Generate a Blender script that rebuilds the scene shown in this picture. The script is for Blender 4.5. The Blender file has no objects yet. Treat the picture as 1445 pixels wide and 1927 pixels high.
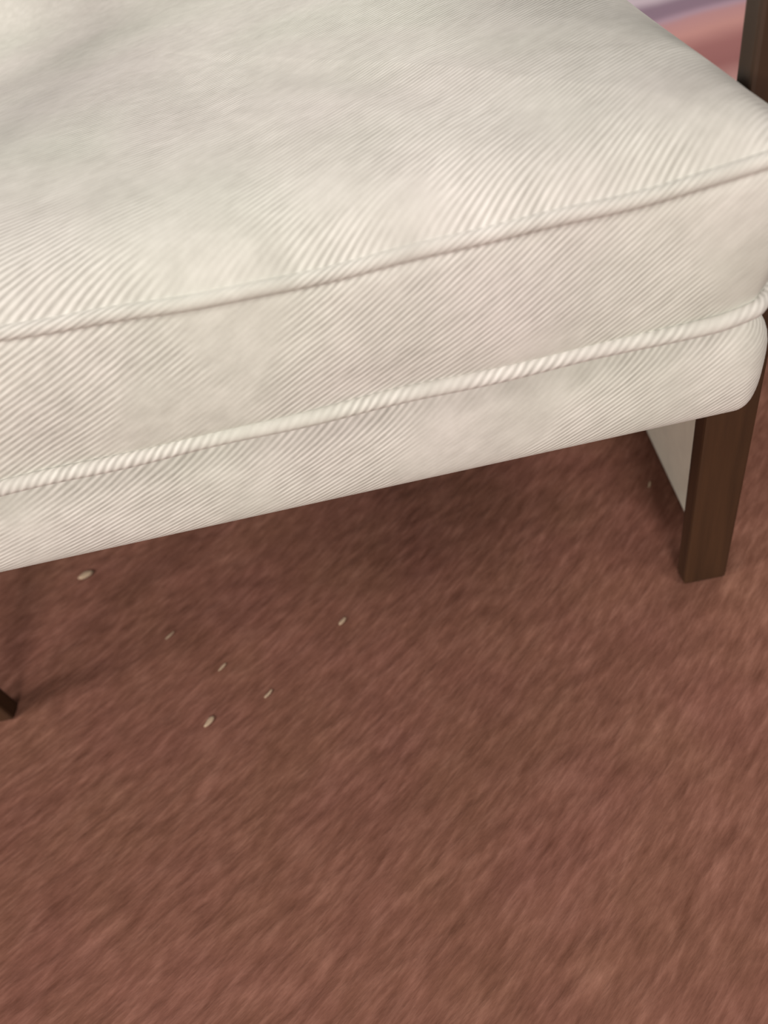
import bpy, bmesh, math, random
import numpy as np
from mathutils import Vector, Matrix

random.seed(4); np.random.seed(4)
S = bpy.context.scene
COL = S.collection

# ---------------------------------------------------------------- camera
cam_d = bpy.data.cameras.new('camera'); cam = bpy.data.objects.new('camera', cam_d); COL.objects.link(cam)
CR = Vector((0.97353898, -0.09266821, -0.20888865))
CU = Vector((0.21132899, 0.71292158, 0.66864257))
CF = Vector((-0.08695932, 0.69509383, -0.71364042))
M = Matrix((( CR.x, CU.x, -CF.x, 0.3470), (CR.y, CU.y, -CF.y, -0.3171), (CR.z, CU.z, -CF.z, 0.5758), (0, 0, 0, 1)))
cam.matrix_world = M
cam_d.sensor_fit = 'VERTICAL'; cam_d.sensor_height = 24.0; cam_d.lens = 24.0 * 1392.0 / 1927.0
cam_d.clip_start = 0.01
cam_d.dof.use_dof = True; cam_d.dof.focus_distance = 0.47; cam_d.dof.aperture_fstop = cam_d.lens / 5.0
S.camera = cam

# ---------------------------------------------------------------- light
W = bpy.data.worlds.new('world'); S.world = W; W.use_nodes = True
W.node_tree.nodes['Background'].inputs[0].default_value = (1.0, 0.93, 0.87, 1)
W.node_tree.nodes['Background'].inputs[1].default_value = 0.05
def area(loc, target, size, power, col):
    l = bpy.data.lights.new('ceiling_light', 'AREA'); l.shape = 'RECTANGLE'; l.size, l.size_y = size
    l.energy = power; l.color = col
    o = bpy.data.objects.new('ceiling_light', l); COL.objects.link(o); o.location = loc
    o.rotation_euler = (Vector(target) - Vector(loc)).to_track_quat('-Z', 'Y').to_euler()
WARM = (1.0, 0.935, 0.875)
for lx, ly, pw in ((0.3, -5.0, 390), (-5.0, -5.0, 600), (-3.5, -1.0, 165), (1.5, 1.0, 28), (2.0, -1.6, 32)):
    area((lx, ly, 2.7), (lx, ly, 0), (1.2, 1.2), pw, WARM)
S.view_settings.view_transform = 'Standard'; S.view_settings.look = 'None'
S.view_settings.gamma = 1.0; S.view_settings.use_curve_mapping = False
S.view_settings.exposure = 0.09

# ---------------------------------------------------------------- node helpers
class NT:
    def __init__(s, name, rough=0.8, spec=0.3):
        s.m = bpy.data.materials.new(name); s.m.use_nodes = True; s.t = s.m.node_tree
        s.b = s.t.nodes['Principled BSDF']; s.b.inputs['Roughness'].default_value = rough
        s.b.inputs['Specular IOR Level'].default_value = spec
    def n(s, typ, **k):
        o = s.t.nodes.new(typ)
        for a, v in k.items(): setattr(o, a, v)
        return o
    def put(s, sock, v):
        if isinstance(v, bpy.types.NodeSocket): s.t.links.new(v, sock)
        elif v is not None: sock.default_value = v
    def math(s, op, a, b=None, c=None):
        o = s.n('ShaderNodeMath', operation=op)
        for i, v in enumerate((a, b, c)):
            if v is not None: s.put(o.inputs[i], v)
        return o.outputs[0]
    def noise(s, vec, scale, detail=2.0, rough=0.5):
        o = s.n('ShaderNodeTexNoise'); s.put(o.inputs['Vector'], vec); o.inputs['Scale'].default_value = scale
        o.inputs['Detail'].default_value = detail; o.inputs['Roughness'].default_value = rough
        return o.outputs[0]
    def comb(s, x, y, z=0.0):
        o = s.n('ShaderNodeCombineXYZ')
        for i, v in enumerate((x, y, z)): s.put(o.inputs[i], v)
        return o.outputs[0]
    def sep(s, v):
        o = s.n('ShaderNodeSeparateXYZ'); s.put(o.inputs[0], v); return o.outputs
    def range(s, v, a, b, c, d, smooth=False):
        o = s.n('ShaderNodeMapRange'); o.interpolation_type = 'SMOOTHSTEP' if smooth else 'LINEAR'
        for i, q in enumerate((v, a, b, c, d)): s.put(o.inputs[i], q)
        return o.outputs[0]
    def ramp(s, f, stops):
        o = s.n('ShaderNodeValToRGB'); s.put(o.inputs[0], f)
        e = o.color_ramp.elements
        while len(e) < len(stops): e.new(0.5)
        for q, (p, c) in zip(e, stops): q.position = p; q.color = (*c, 1)
        return o.outputs[0]
    def mix(s, f, a, b, mode='MIX'):
        o = s.n('ShaderNodeMix', data_type='RGBA', blend_type=mode)
        s.put(o.inputs[0], f); s.put(o.inputs[6], a if isinstance(a, bpy.types.NodeSocket) else (*a, 1))
        s.put(o.inputs[7], b if isinstance(b, bpy.types.NodeSocket) else (*b, 1)); return o.outputs[2]
    def bump(s, h, strength, dist):
        o = s.n('ShaderNodeBump'); o.inputs['Strength'].default_value = strength; o.inputs['Distance'].default_value = dist
        s.put(o.inputs['Height'], h); s.put(s.b.inputs['Normal'], o.outputs[0])
    def color(s, v): s.put(s.b.inputs['Base Color'], v if isinstance(v, bpy.types.NodeSocket) else (*v, 1))
    def polar(s, x, y, cx, cy):
        dx = s.math('SUBTRACT', x, cx); dy = s.math('SUBTRACT', y, cy)
        r = s.math('SQRT', s.math('ADD', s.math('MULTIPLY', dx, dx), s.math('MULTIPLY', dy, dy)))
        return r, s.math('ARCTAN2', dx, s.math('MULTIPLY', dy, -1.0))
def srgb(r, g, b):
    f = lambda c: (c / 255 / 12.92) if c < 10 else ((c / 255 + 0.055) / 1.055) ** 2.4
    return (f(r), f(g), f(b))

# ---------------------------------------------------------------- materials
def fabric(name, period=0.0027, rope=False, gain=1.0):
    t = NT(name, 0.95, 0.1)
    uv = t.n('ShaderNodeUVMap').outputs[0]; x, y, _ = t.sep(uv)
    if rope:   # slanting wraps of the welt cord
        r = t.math('SUBTRACT', t.math('MULTIPLY', y, 0.55), t.math('MULTIPLY', x, 0.62)); a = x
        wob = t.noise(t.comb(x, y), 60, 2)
    else:
        r, a = t.polar(x, y, -0.28, 1.0)
        wob = t.noise(t.comb(t.math('MULTIPLY', a, 20.0), t.math('MULTIPLY', r, 60.0)), 1.0, 3, 0.6)
    ph = t.math('ADD', t.math('DIVIDE', r, period), t.math('MULTIPLY', wob, 0.5 if rope else 1.0))
    s = t.math('SINE', t.math('MULTIPLY', ph, 2 * math.pi))
    big = t.noise(uv, 9.0, 2); med = t.noise(t.comb(t.math('MULTIPLY', a, 90.0), t.math('MULTIPLY', r, 260.0)), 1.0, 3, 0.6)
    mask = t.range(big, 0.40, 0.56, 0.12, 1.0, True)
    if not rope:
        mask = t.math('MULTIPLY', mask, t.range(r, 0.72, 0.98, 0.15, 1.0, True))
    mask = t.math('MULTIPLY', mask, t.range(med, 0.3, 0.65, 0.45, 1.0))
    sm = t.math('MULTIPLY', s, mask)
    fleck = t.noise(t.comb(t.math('MULTIPLY', a, 70.0), t.math('MULTIPLY', r, 150.0)), 1.0, 4, 0.65)
    cloud = t.noise(uv, 22.0, 4, 0.65)
    v = t.math('ADD', t.math('MULTIPLY', sm, 0.21 * gain), 0.5)
    v = t.math('ADD', v, t.math('MULTIPLY', t.math('SUBTRACT', fleck, 0.5), 0.32))
    v = t.math('ADD', v, t.math('MULTIPLY', t.math('SUBTRACT', cloud, 0.5), 0.30))
    c = t.ramp(v, [(0.2, (0.375, 0.362, 0.33)), (0.5, (0.605, 0.595, 0.555)), (0.8, (0.84, 0.83, 0.79))])
    tint = t.ramp(t.noise(uv, 6.0, 2), [(0.35, (1.0, 0.965, 0.97)), (0.65, (0.97, 0.985, 0.95))])
    t.color(t.mix(1.0, c, tint, 'MULTIPLY'))
    h = t.math('ADD', t.math('MULTIPLY', sm, 0.5), t.math('MULTIPLY', fleck, 0.8))
    t.bump(h, 0.35, 0.0006)
    t.b.inputs['Sheen Weight'].default_value = 0.15
    return t.m
FAB = fabric('woven_fabric'); ROPE = fabric('welt_fabric', 0.0034, True, 0.95)

def wood():
    t = NT('dark_wood', 0.5, 0.6)
    o = t.n('ShaderNodeTexCoord').outputs['Object']; x, y, z = t.sep(o)
    g = t.noise(t.comb(t.math('MULTIPLY', x, 90.0), t.math('MULTIPLY', y, 90.0), t.math('MULTIPLY', z, 5.0)), 1.0, 4, 0.6)
    t.color(t.ramp(g, [(0.3, (0.030, 0.0125, 0.004)), (0.7, (0.052, 0.022, 0.008))]))
    t.bump(g, 0.08, 0.0005)
    return t.m
WOOD = wood()

def carpet():
    t = NT('brown_rose_carpet', 1.0, 0.05)
    o = t.n('ShaderNodeTexCoord').outputs['Object']; x, y, z = t.sep(o)
    r, a = t.polar(x, y, -1.85, 2.30)
    f1 = t.noise(t.comb(t.math('MULTIPLY', a, 3 * 60.0), t.math('MULTIPLY', r, 290.0)), 1.0, 3, 0.6)
    f2 = t.noise(t.comb(t.math('MULTIPLY', a, 3 * 32.0), t.math('MULTIPLY', r, 110.0)), 1.0, 3, 0.55)
    f3 = t.noise(o, 14.0, 3, 0.6)
    v = t.math('ADD', 0.5, t.math('MULTIPLY', t.math('SUBTRACT', f1, 0.5), 0.46))
    v = t.math('ADD', v, t.math('MULTIPLY', t.math('SUBTRACT', f2, 0.5), 0.52))
    v = t.math('ADD', v, t.math('MULTIPLY', t.math('SUBTRACT', f3, 0.5), 0.25))
    c = t.ramp(v, [(0.15, (0.078, 0.029, 0.018)), (0.5, (0.186, 0.083, 0.060)), (0.85, (0.330, 0.163, 0.124))])
    hue = t.ramp(t.noise(o, 9.0, 2), [(0.35, (1.0, 0.975, 0.99)), (0.65, (0.985, 1.01, 0.95))])
    t.color(t.mix(1.0, c, hue, 'MULTIPLY'))
    t.bump(t.math('ADD', f1, f2), 0.5, 0.002)
    return t.m
CARPET = carpet()

def simple(name, col, rough=0.7, var=0.12, scale=60):
    t = NT(name, rough, 0.25)
    o = t.n('ShaderNodeTexCoord').outputs['Object']
    g = t.noise(o, scale, 3)
    t.color(t.ramp(g, [(0.3, tuple(c * (1 - var) for c in col)), (0.7, tuple(c * (1 + var) for c in col))]))
    return t.m
PALE = simple('pale_board', (0.80, 0.75, 0.63), 0.6, 0.04)
LINT = simple('pale_lint', (0.42, 0.31, 0.215), 0.9, 0.1, 400)
FELT = simple('black_felt', (0.02, 0.014, 0.01), 0.9)

def rug_mat():
    t = NT('striped_rug', 0.95, 0.05)
    o = t.n('ShaderNodeTexCoord').outputs['Object']; x, y, z = t.sep(o)
    w = t.math('ADD', y, t.math('MULTIPLY', t.math('SUBTRACT', t.noise(o, 8.0, 2), 0.5), 0.04))
    f = t.range(w, 0.0, 1.0, 0.0, 1.0)
    c = t.ramp(f, [(0.05, (0.667, 0.380, 0.357)), (0.16, (0.417, 0.182, 0.177)), (0.26, (0.456, 0.204, 0.198)), (0.36, (0.714, 0.370, 0.341)),
                   (0.44, (0.641, 0.349, 0.360)), (0.475, (0.566, 0.394, 0.485)), (0.51, (0.356, 0.247, 0.322)), (0.58, (0.357, 0.253, 0.328)), (0.64, (0.773, 0.647, 0.727)), (0.9, (0.801, 0.686, 0.755))])
    t.color(c); t.bump(t.noise(o, 300, 2), 0.4, 0.002)
    return t.m
RUG = rug_mat()

# ---------------------------------------------------------------- mesh helpers
def mesh_obj(name, verts, faces, mat, parent=None, uv=None, smooth=True):
    me = bpy.data.meshes.new(name); me.from_pydata([tuple(map(float, v)) for v in verts], [], faces)
    if uv is not None:
        l = me.uv_layers.new(name='UVMap'); a = np.array(uv, dtype=np.float32)
        idx = np.empty(len(me.loops), dtype=np.int32); me.loops.foreach_get('vertex_index', idx)
        l.data.foreach_set('uv', a[idx].ravel())
    me.materials.append(mat)
    if smooth: me.polygons.foreach_set('use_smooth', [True] * len(me.polygons))
    me.update()
    o = bpy.data.objects.new(name, me); COL.objects.link(o)
    if parent: o.parent = parent
    return o

def bm_obj(name, bm, mat, parent=None, smooth=False):
    me = bpy.data.meshes.new(name); bmesh.ops.recalc_face_normals(bm, faces=bm.faces); bm.to_mesh(me); bm.free()
    me.materials.append(mat)
    if smooth: me.polygons.foreach_set('use_smooth', [True] * len(me.polygons))
    o = bpy.data.objects.new(name, me); COL.objects.link(o)
    if parent: o.parent = parent
    return o

def bar_bm(p0, p1, wx, wy, bev=0.0025, top=None, axis='z'):
    """square bar between two end centres, with softened edges"""
    bm = bmesh.new()
    tw = top or (wx, wy); q = []
    for p, (a, b) in ((p0, (wx, wy)), (p1, tw)):
        for sx, sy in ((-1, -1), (1, -1), (1, 1), (-1, 1)):
            d = (sx * a / 2, sy * b / 2, 0) if axis == 'z' else (sx * a / 2, 0, sy * b / 2) if axis == 'y' else (0, sx * a / 2, sy * b / 2)
            q.append(bm.verts.new(Vector(p) + Vector(d)))
    bm.faces.new(q[0:4]); bm.faces.new(q[4:8])
    for i in range(4): bm.faces.new((q[i], q[(i + 1) % 4], q[4 + (i + 1) % 4], q[4 + i]))
    bmesh.ops.bevel(bm, geom=list(bm.edges), offset=bev, segments=2, affect='EDGES', profile=0.6)
    return bm

def loop_pts(x0, x1, y0, y1, rad, step=0.006):
    """rounded rectangle seen from above, anticlockwise from the left end of the front; returns points, outward normals, run length"""
    P, N = [], []
    def line(a, b, n):
        L = math.dist(a, b); k = max(2, int(L / step))
        for i in range(k):
            f = i / k; P.append((a[0] + (b[0] - a[0]) * f, a[1] + (b[1] - a[1]) * f)); N.append(n)
    def arc(cx, cy, a0):
        for i in range(10):
            a = a0 + (math.pi / 2) * i / 10; n = (math.cos(a), math.sin(a)); P.append((cx + rad * n[0], cy + rad * n[1])); N.append(n)
    line((x0 + rad, y0), (x1 - rad, y0), (0, -1)); arc(x1 - rad, y0 + rad, -math.pi / 2)
    line((x1, y0 + rad), (x1, y1 - rad), (1, 0)); arc(x1 - rad, y1 - rad, 0)
    line((x1 - rad, y1), (x0 + rad, y1), (0, 1)); arc(x0 + rad, y1 - rad, math.pi / 2)
    line((x0, y1 - rad), (x0, y0 + rad), (-1, 0)); arc(x0 + rad, y0 + rad, math.pi)
    P = np.array(P); N = np.array(N)
    d = np.linalg.norm(np.diff(P, axis=0), axis=1); s = np.concatenate([[0], np.cumsum(d)]) + x0 + rad
    return P, N, s

def loft(name, rings, mat, parent, uvs, cap=True):
    n = len(rings[0]); V = np.concatenate(rings); UV = np.concatenate(uvs); F = []
    for r in range(len(rings) - 1):
        for i in range(n):
            j = (i + 1) % n; F.append((r * n + i, r * n + j, (r + 1) * n + j, (r + 1) * n + i))
    if cap:
        F.append(tuple(range(n))[::-1]); F.append(tuple((len(rings) - 1) * n + i for i in range(n)))
    return mesh_obj(name, V, F, mat, parent, UV)

def tube_loop(name, C, N, Z, rad, mat, parent, s, k=10):
    """closed cord following a loop of centres"""
    n = len(C); V, UV, F = [], [], []
    for i in range(n):
        for q in range(k):
            a = 2 * math.pi * q / k
            V.append((C[i][0] + N[i][0] * rad * math.cos(a), C[i][1] + N[i][1] * rad * math.cos(a), Z[i] + rad * math.sin(a)))
            UV.append((s[i], rad * (a if a < math.pi else a - 2 * math.pi)))
    for i in range(n):
        for q in range(k):
            F.append((i * k + q, ((i + 1) % n) * k + q, ((i + 1) % n) * k + (q + 1) % k, i * k + (q + 1) % k))
    return mesh_obj(name, V, F, mat, parent, UV)

def tagged(o, label, cat, group=None):
    o['label'] = label; o['category'] = cat
    if group: o['group'] = group
    return o
def vnoise(x, y, seed):
    """smooth value noise"""
    xi = np.floor(x).astype(np.int64); yi = np.floor(y).astype(np.int64); fx = x - xi; fy = y - yi
    fx = fx * fx * (3 - 2 * fx); fy = fy * fy * (3 - 2 * fy)
    def h(a, b):
        v = (a * 374761393 + b * 668265263 + seed * 974711) & 0x7fffffff; v = ((v ^ (v >> 13)) * 1274126177) & 0x7fffffff
        return ((v ^ (v >> 16)) & 0xffff) / 65535.0
    return (h(xi, yi) * (1 - fx) + h(xi + 1, yi) * fx) * (1 - fy) + (h(xi, yi + 1) * (1 - fx) + h(xi + 1, yi + 1) * fx) * fy

# ---------------------------------------------------------------- floor: carpet with a low relief of leaning tufts
def axis(lo, a, b, hi, st):
    return np.concatenate([np.linspace(lo, a, 14)[:-1], np.arange(a, b, st), np.linspace(b, hi, 14)])
gx = axis(-4.0, -0.30, 0.95, 4.5, 0.003); gy = axis(-4.0, -0.36, 0.55, 5.0, 0.003)
X, Y = np.meshgrid(gx, gy); dx = X + 1.85; dy = Y - 2.30; rr = np.hypot(dx, dy); aa = np.arctan2(dx, -dy) * 3
H = 0.0016 * (vnoise(aa * 55, rr * 190, 1) - 1) + 0.0012 * (vnoise(aa * 26, rr * 80, 2) - 1)
H = np.where((X > -0.3) & (X < 0.95) & (Y > -0.36) & (Y < 0.55), H, -0.0012)
ny, nx = X.shape; idx = np.arange(nx * ny).reshape(ny, nx)
F = np.stack([idx[:-1, :-1], idx[:-1, 1:], idx[1:, 1:], idx[1:, :-1]], -1).reshape(-1, 4)
floor = mesh_obj('floor', np.stack([X, Y, H], -1).reshape(-1, 3), F.tolist(), CARPET)
floor['kind'] = 'structure'

# ---------------------------------------------------------------- armchair
chair = bpy.data.objects.new('armchair', None); COL.objects.link(chair); chair.location = (0.214, 0.3, 0.0)
tagged(chair, 'oatmeal woven armchair with loose box cushion and dark square wooden legs on the carpet', 'armchair')
OFF = Vector((-0.214, -0.3, 0.0))
def part(o):
    o.data.transform(Matrix.Translation(OFF)); return o

# seat deck: padded, with a rolled outline
P, N, s = loop_pts(-0.114, 0.5425, 0.010, 0.62, 0.017)
zc, hh, e = 0.2925, 0.0395, 0.020
rings, uvs = [], []
for k in range(-12, 13):
    a = math.pi / 2 * k / 12
    e = 0.046 if k > 0 else 0.017; off = -e + e * abs(math.cos(a)) ** (0.85 if k > 0 else 0.4); z = zc + hh * math.copysign(abs(math.sin(a)) ** 0.85, k)
    rings.append(np.column_stack([P + N * off, np.full(len(P), z)])); uvs.append(np.column_stack([s, np.full(len(P), z - 0.414 + 0.35 * off)]))
deck = part(loft('seat_deck', rings, FAB, chair, uvs))
# dust cover under the deck
dust = bmesh.new(); bmesh.ops.create_grid(dust, x_segments=1, y_segments=1, size=0.26)
for v in dust.verts: v.co += Vector((0.214, 0.31, 0.2525))
part(bm_obj('dust_cover', dust, FELT, chair))

# box cushion
X0, X1, Y0, Y1 = -0.106, 0.534, 0.0, 0.575
P, N, s = loop_pts(X0, X1, Y0, Y1, 0.015)
corner = np.clip(1 - np.minimum(np.hypot(P[:, 0] - X1, P[:, 1] - Y0), np.hypot(P[:, 0] - X0, P[:, 1] - Y0)) / 0.035, 0, 1) ** 1.5
def seam_z(p):
    d = np.clip((0.36 - p[:, 0]) / 0.2, 0, 1.3); fr = np.clip(1 - p[:, 1] / 0.25, 0, 1)
    cr = np.clip((p[:, 0] - 0.46) / 0.06, 0, 1)
    wob = 0.0005 * np.sin(p[:, 0] * 38 + p[:, 1] * 20) + 0.0003 * np.sin(p[:, 0] * 91 + 1)
    return 0.411 + 0.011 * d ** 2 * fr + 0.003 * cr ** 2 + wob
ZS = seam_z(P); ZB = 0.3335
rings, uvs = [], []
def ring(off, z, v): rings.append(np.column_stack([P + N * np.broadcast_to(off, len(P))[:, None], np.broadcast_to(z, len(P))])); uvs.append(np.column_stack([s, np.broadcast_to(v, len(P))]))
ring(-0.05, ZB - 0.0012, -0.14); ring(-0.012, ZB - 0.001, -0.10); ring(-0.003, ZB, -0.083)
for i in range(1, 14):
    f = i / 14
    ring(-0.001 + 0.0050 * math.sin(math.pi * f) ** 0.7 - 0.010 * corner * (1 - f) ** 2 + 0.0012 * np.sin(s * 33 + 3 * f), ZB + (ZS - ZB) * f, -0.081 * (1 - f))
ring(-0.0030, ZS, 0.0)
cxy = np.array([(X0 + X1) / 2, (Y0 + Y1) / 2])
for i in range(1, 46):
    d = 0.285 * (i / 45) ** 1.6
    k = 1 - d / 0.2875
    p = cxy + (P - cxy) * k
    ex = np.clip(np.minimum(p[:, 0] - X0, X1 - p[:, 0]), 0, 1); ey = np.clip(p[:, 1] - Y0, 0, 1)
    rise = lambda q: (1 - np.exp(-ex / q)) * (1 - np.exp(-ey / q))
    z = ZS * k + 0.414 * (1 - k) + 0.025 * rise(0.016) + 0.020 * rise(0.12)
    z = z + 0.055 * np.exp(-np.clip(Y1 - p[:, 1], 0, 1) / 0.032)      # the cushion rides up against the back
    z = z + min(1, d / 0.05) * 0.0035 * (vnoise(p[:, 0] * 11 + 7, p[:, 1] * 11 + 3, 5) - 0.5)
    rings.append(np.column_stack([p, z])); uvs.append(p.copy())
# (on the top panel the cloth runs straight on from the front edge)
cush = part(loft('seat_cushion', rings, FAB, chair, uvs))
part(tube_loop('welt_cord', P - N * 0.0014, N, ZS - 0.0006, 0.0040, FAB, cush, s))
cw = part(tube_loop('welt_cord', P + N * (0.0012 - 0.008 * corner)[:, None], N, np.full(len(P), ZB + 0.0012) + 0.0006 * np.sin(s * 61), 0.0046, ROPE, cush, s))

# frame
HW = 0.0369
for px, py in ((0.5382, 0.0743), (-0.1475, 0.0743)):
    part(bm_obj('front_leg', bar_bm((px + HW / 2, py + 0.009, 0), (px + HW / 2, py + 0.009, 0.615), HW, 0.018), WOOD, chair))
for px in (0.5382, -0.1475):
    part(bm_obj('rear_leg', bar_bm((px + HW / 2, 0.700, 0), (px + HW / 2, 0.655, 0.615), HW, HW), WOOD, chair))
    part(bm_obj('armrest', bar_bm((px + HW / 2, 0.055, 0.628), (px + HW / 2, 0.74, 0.628), 0.05, 0.026, 0.006, axis='y'), WOOD, chair))
    part(bm_obj('side_rail', bar_bm((px + HW / 2, 0.092, 0.300), (px + HW / 2, 0.67, 0.300), 0.022, 0.045, axis='y'), WOOD, chair))
# upholstered back, mostly above the picture, its foot in the corner
P, N, s = loop_pts(-0.10, 0.528, -0.055, 0.055, 0.035)
rings, uvs = [], []
for f in np.linspace(0, 1, 24):
    z = 0.345 + 0.50 * f; edge = min(f, 1 - f) * 24 / 2; o = -0.03 * max(0, 1 - edge) ** 2
    q = P + N * o; q = q + np.array([0, 0.582 + 0.17 * f])
    rings.append(np.column_stack([q, np.full(len(P), z)])); uvs.append(np.column_stack([s, np.full(len(P), z)]))
part(loft('backrest', rings, FAB, chair, uvs))

# ---------------------------------------------------------------- pale board behind the right front leg
bb = bmesh.new()
bmesh.ops.create_cube(bb, size=1.0)
for v in bb.verts: v.co = Vector((v.co.x * 0.012, v.co.y * 0.36, v.co.z * 0.15 + 0.075))
bmesh.ops.bevel(bb, geom=list(bb.edges), offset=0.0015, segments=2, affect='EDGES')
board = bm_obj('board', bb, PALE); board.location = (0.5805, 0.300, 0.0); board.rotation_euler = (0, 0, math.radians(-2.2))
tagged(board, 'flat pale beige board on edge, showing behind the right front leg of the armchair', 'board')

# ---------------------------------------------------------------- striped rug in the background
rb = bmesh.new(); bmesh.ops.create_cube(rb, size=1.0)
for v in rb.verts: v.co = Vector((v.co.x * 1.5 + 0.75, v.co.y * 1.0 + 0.5, v.co.z * 0.012 + 0.006))
bmesh.ops.bevel(rb, geom=list(rb.edges), offset=0.004, segments=2, affect='EDGES')
rug = bm_obj('striped_rug', rb, RUG); rug.location = (0.80, 1.04, 0.0)
tagged(rug, 'pink and purple striped rug lying beyond the armchair, behind its right post', 'rug')

# ---------------------------------------------------------------- lint on the carpet
def lint(x, y, L, Wd, ang, label):
    bm = bmesh.new(); bmesh.ops.create_icosphere(bm, subdivisions=2, radius=0.5)
    for v in bm.verts:
        c = v.co; w = 1 + 0.35 * math.sin(5 * c.x + x * 70) * (0.5 + c.y)
        v.co = Vector((c.x * L, c.y * Wd * w + 0.12 * L * c.x * c.x, c.z * Wd * 0.28 + Wd * 0.05))
    o = bm_obj('carpet_lint', bm, LINT, None, True); o.location = (x, y, 0.0); o.rotation_euler = (0, 0, ang)
    tagged(o, label, 'lint', 'bits of lint on the carpet')
A = math.radians
for a in (
    (-0.070, 0.246, 0.019, 0.0090, A(20), 'largest pale fluff of lint on the carpet, under the left end of the seat front'),
    (0.093, 0.030, 0.0130, 0.0055, A(46), 'oval cream crumb of lint lying out on the carpet nearest the camera'),
    (0.043, 0.137, 0.0125, 0.0024, A(45), 'thin pale sliver of lint left of centre, between the largest fluff and the other sliver'),
    (0.102, 0.086, 0.0110, 0.0026, A(45), 'short thin sliver of lint just beyond the oval cream crumb'),
    (0.149, 0.047, 0.0110, 0.0032, A(47), 'dull blurred speck of lint to the right of the oval cream crumb'),
    (0.223, 0.111, 0.0110, 0.0042, A(50), 'dim grey fluff of lint on the shaded carpet under the middle of the seat'),
    (0.551, 0.202, 0.0100, 0.0024, A(60), 'pale hair of lint on the carpet just left of the right front leg'),
): lint(*a)
